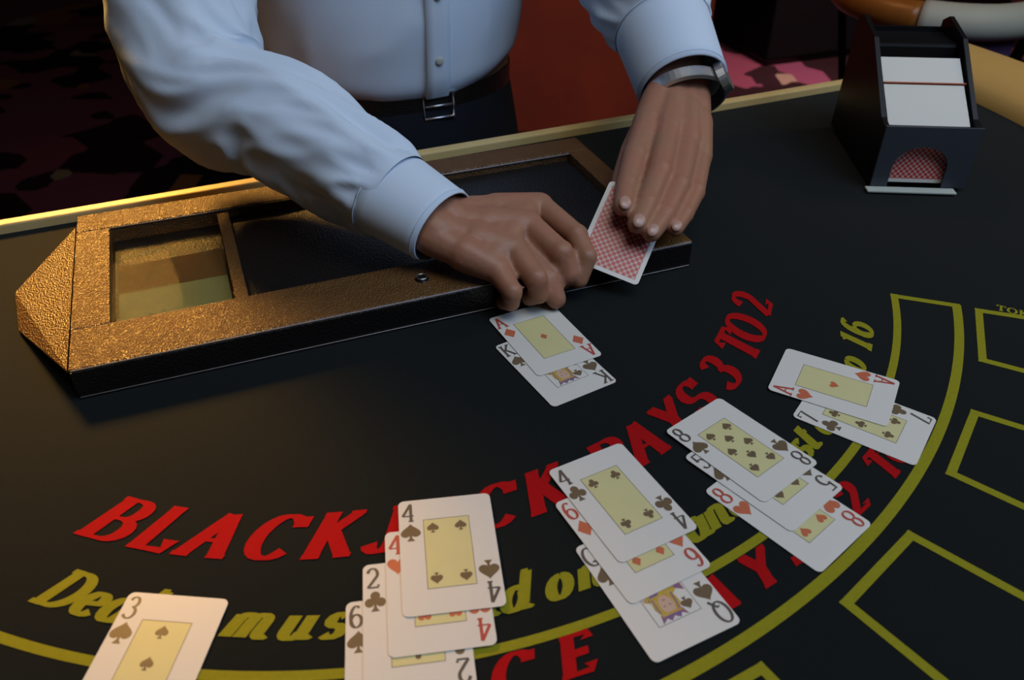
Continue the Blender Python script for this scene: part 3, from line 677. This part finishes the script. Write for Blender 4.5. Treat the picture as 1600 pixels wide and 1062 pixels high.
# placket down the front with buttons
bm = bmesh.new(); rows = []
def front(z, off=0, out_=.0):                  # point on the shirt front
    i = min(range(len(ZZ)), key=lambda j: abs(ZZ[j]-z)); q = PP[i]; a = math.acos(max(-1, min(1, off/q.x)))
    p = C0+SD*(q.x*math.cos(a))+FD*(q.y*math.sin(a)*1.018-q.z+out_); p.z = z-.012*max(0, 1-(z-.03)*9); return p-PO
for j in range(34):
    z = .045+.45*j/33; rows.append([bm.verts.new(front(z, .02+o, .0052)) for o in (-.015, -.005, .005, .015)]+[bm.verts.new(front(z, .02+o, -.003)) for o in (.015, -.015)])
for A, B in zip(rows, rows[1:]):
    for k in range(6): bm.faces.new((A[k], A[(k+1) % 6], B[(k+1) % 6], B[k]))
pk = link('placket', bm, shirt_m, person, smooth=True)
for z in (.09, .16, .24, .32, .40):
    p = front(z, .02, .0065)+PO; ellip('button', p, (SD, Vector((0, 0, 1)), FD), (.0052, .0052, .0014), grey_m, pk, 12)
bm = bmesh.new()
cp = [(math.cos(2*PI*i/40), math.sin(2*PI*i/40)) for i in range(40)]
tube(bm, [Vector((-.160, 1.112, .54))+SD*.068*a+FD*(.064*b2+.085)+Vector((0, 0, -.02*b2))-PO for a, b2 in cp], .014, 10, closed=True); link('collar', bm, shirt_m, person, smooth=True)
# belt, buckle, trousers, shoes
def band(name, z0, z1, ra_, rb_, m, thick=.004):
    bm = bmesh.new(); R0 = []
    for z, d in ((z0, 0), (z1, 0), (z1, -thick), (z0, -thick)):
        R0.append([bm.verts.new(C0+SD*(ra_+d)*math.cos(2*PI*k/64)+FD*(rb_+d)*math.sin(2*PI*k/64)+Vector((0, 0, z))-PO) for k in range(64)])
    for i in range(4):
        A, B = R0[i], R0[(i+1) % 4]
        for k in range(64): bm.faces.new((A[k], A[(k+1) % 64], B[(k+1) % 64], B[k]))
    return link(name, bm, m, person, smooth=False)
belt = band('belt', .006, .038, .166, .126, black_leather_m)
bc = C0+FD*.128+SD*.022+Vector((0, 0, .023)); bm = bmesh.new()
tube(bm, [bc+SD*a*.020+Vector((0, 0, b2*.016))-PO for a, b2 in ((-1, -1), (1, -1), (1, 1), (-1, 1))], .0022, 8, closed=True); tube(bm, [bc-PO-SD*.018, bc-PO+SD*.018], .0016, 6)
link('buckle', bm, steel_m, belt, smooth=True)
bm = bmesh.new(); rings = []
for z, a_, b_2, fw_ in ((.034, .162, .122, 0), (.0, .168, .130, 0), (-.06, .178, .138, 0), (-.14, .184, .140, 0), (-.20, .178, .132, 0)):
    rings.append([bm.verts.new(C0+SD*a_*math.cos(2*PI*k/64)+FD*b_2*math.sin(2*PI*k/64)+Vector((0, 0, z))-PO) for k in range(64)])
for A, B in zip(rings, rings[1:]):
    for k in range(64): bm.faces.new((A[k], A[(k+1) % 64], B[(k+1) % 64], B[k]))
for s in (-1, 1):
    h = PEL+SD*.088*s+Vector((0, 0, -.12))
    P3 = catmull([h, Vector((h.x, h.y, -.45)), Vector((h.x, h.y+.02, -.70)), Vector((h.x, h.y+.03, FZ+.05))], 14)
    loft(bm, P3, catmull1([.098, .080, .068, .064], 14), 40, make_fold(.004, 9+s))
link('trousers', bm, trouser_m, person, smooth=True)
for s in (-1, 1):
    h = PEL+SD*.085*s; bm = bmesh.new(); a0 = Vector((h.x, h.y+.03, FZ+.042)); capsule(bm, a0-FD*.03, a0+FD*.17-Vector((0, 0, .006)), .0415, .0355, 20)
    bmesh.ops.transform(bm, matrix=Matrix.Translation(-PO), verts=bm.verts); link('shoe', bm, black_leather_m, person, smooth=True)
# wristwatch on the arm holding the card
d = (LE-LW).normalized(); wc = LW.lerp(LE, -.065); s1 = (Vector(LH['pinky'][0])-Vector(LH['index'][0])).normalized(); s1 = (s1-d*s1.dot(d)).normalized(); s2 = s1.cross(d)
bm = bmesh.new(); rr_ = []
for k in range(48):
    a = 2*PI*k/48; c = wc+s1*.0430*math.cos(a)+s2*.0335*math.sin(a); nrm = (s1*math.cos(a)+s2*math.sin(a))
    rr_.append([bm.verts.new(c+nrm*x*.0018+d*y*.008-PO) for x, y in ((-1, -1), (1, -.8), (1, .8), (-1, 1))])
for i in range(48):
    A, B = rr_[i], rr_[(i+1) % 48]
    for k in range(4): bm.faces.new((A[k], A[(k+1) % 4], B[(k+1) % 4], B[k]))
wt = link('watch_strap', bm, steel_m, person)
wt['label'] = 'silver metal watch strap'
nn = (s1*.75+s2*(.66 if s2.z > 0 else -.66)).normalized(); cw = wc+s1*.0430*.75+s2*.0335*(.66 if s2.z > 0 else -.66)+nn*.003
bm = bmesh.new(); q = nn.to_track_quat('Z', 'Y').to_matrix().to_4x4(); q.translation = cw-PO
bmesh.ops.create_cone(bm, cap_ends=True, segments=28, radius1=.0175, radius2=.016, depth=.008, matrix=q); link('watch_case', bm, steel_m, wt)

# ------------------------------------------------------------------ things behind the table
bench = thing('upholstered_bench', 'orange red upholstered bench seen from its back behind the dealer', 'bench', (-.05, 2.55, FZ), (0, 0, R(183)))
box('seat', redfab_m, bench, -.62, .62, -.42, .02, .30, .45, .03)
box('backrest', redfab_m, bench, -.62, .62, .02, .16, .30, 1.25, .04)
box('base', darkwood_m, bench, -.6, .6, -.38, .12, 0, .295)
cab = thing('gaming_machine', 'tall black cabinet standing on the carpet behind the table, corner towards us', 'cabinet', (1.22, 4.0, FZ), (0, 0, R(20)))
box('body', black_m, cab, 0, .62, 0, .6, .03, 1.55, .01)
box('plinth', black_leather_m, cab, .02, .6, .02, .58, 0, .029)
bm = bmesh.new(); bx(bm, .08, .54, -.012, -.001, .95, 1.35, .003); link('dark_screen', bm, black_plastic_m, cab)
box('button_shelf', black_m, cab, .03, .59, -.14, -.001, .74, .80, .01)
cab2 = thing('side_counter', 'low dark wine coloured counter standing left of the black cabinet', 'counter', (.50, 4.3, FZ), (0, 0, R(-6)))
box('body', wall_m, cab2, 0, .36, 0, .5, .05, 1.05, .01); box('top', black_m, cab2, -.02, .38, -.02, .52, 1.051, 1.09, .006); box('plinth', black_m, cab2, .02, .34, .02, .48, 0, .049)
# player's chair with a curved back at the upper right
chair = thing('gaming_chair', 'chair with a curved orange wood and grey padded back rail at the top right corner', 'chair', (1.05, 2.13, FZ), (0, 0, 0))
def arc_bar(name, r, z, a0, a1, rad, m, n=24, cy=0, sq=1.0):
    bm = bmesh.new(); tube(bm, [(r*math.cos(R(a0+(a1-a0)*i/n)), cy+r*sq*math.sin(R(a0+(a1-a0)*i/n)), z) for i in range(n+1)], rad, 12); return link(name, bm, m, chair, smooth=True)
arc_bar('wooden_arm', .23, .80, 150, 236, .036, darkwood_m)
arc_bar('padded_back_rail', .23, .80, 236.5, 330, .040, grey_m)
arc_bar('wooden_arm', .23, .80, 330.5, 372, .036, darkwood_m)
bm = bmesh.new(); prism(bm, [(.19*math.cos(R(a)), .19*math.sin(R(a))) for a in range(0, 360, 15)], .50, .57); link('seat', bm, wall_m, chair)
bm = bmesh.new(); prism(bm, [(.215*math.cos(R(a)), .215*math.sin(R(a))) for a in range(255, 301, 5)]+[(.200*math.cos(R(a)), .200*math.sin(R(a))) for a in range(300, 254, -5)], .60, .755); link('back_panel', bm, purple_m, chair)
for a in (170, 205, 240, 315, 345):
    bm = bmesh.new(); tube(bm, [(.18*math.cos(R(a)), .18*math.sin(R(a)), .56), (.23*math.cos(R(a)), .23*math.sin(R(a)), .78)], .010, 8); link('back_spindle', bm, black_m, chair)
for a in (45, 135, 225, 315):
    bm = bmesh.new(); tube(bm, [(.15*math.cos(R(a)), .15*math.sin(R(a)), .51), (.22*math.cos(R(a)), .22*math.sin(R(a)), 0)], [.018, .014], 10); link('leg', bm, black_m, chair)
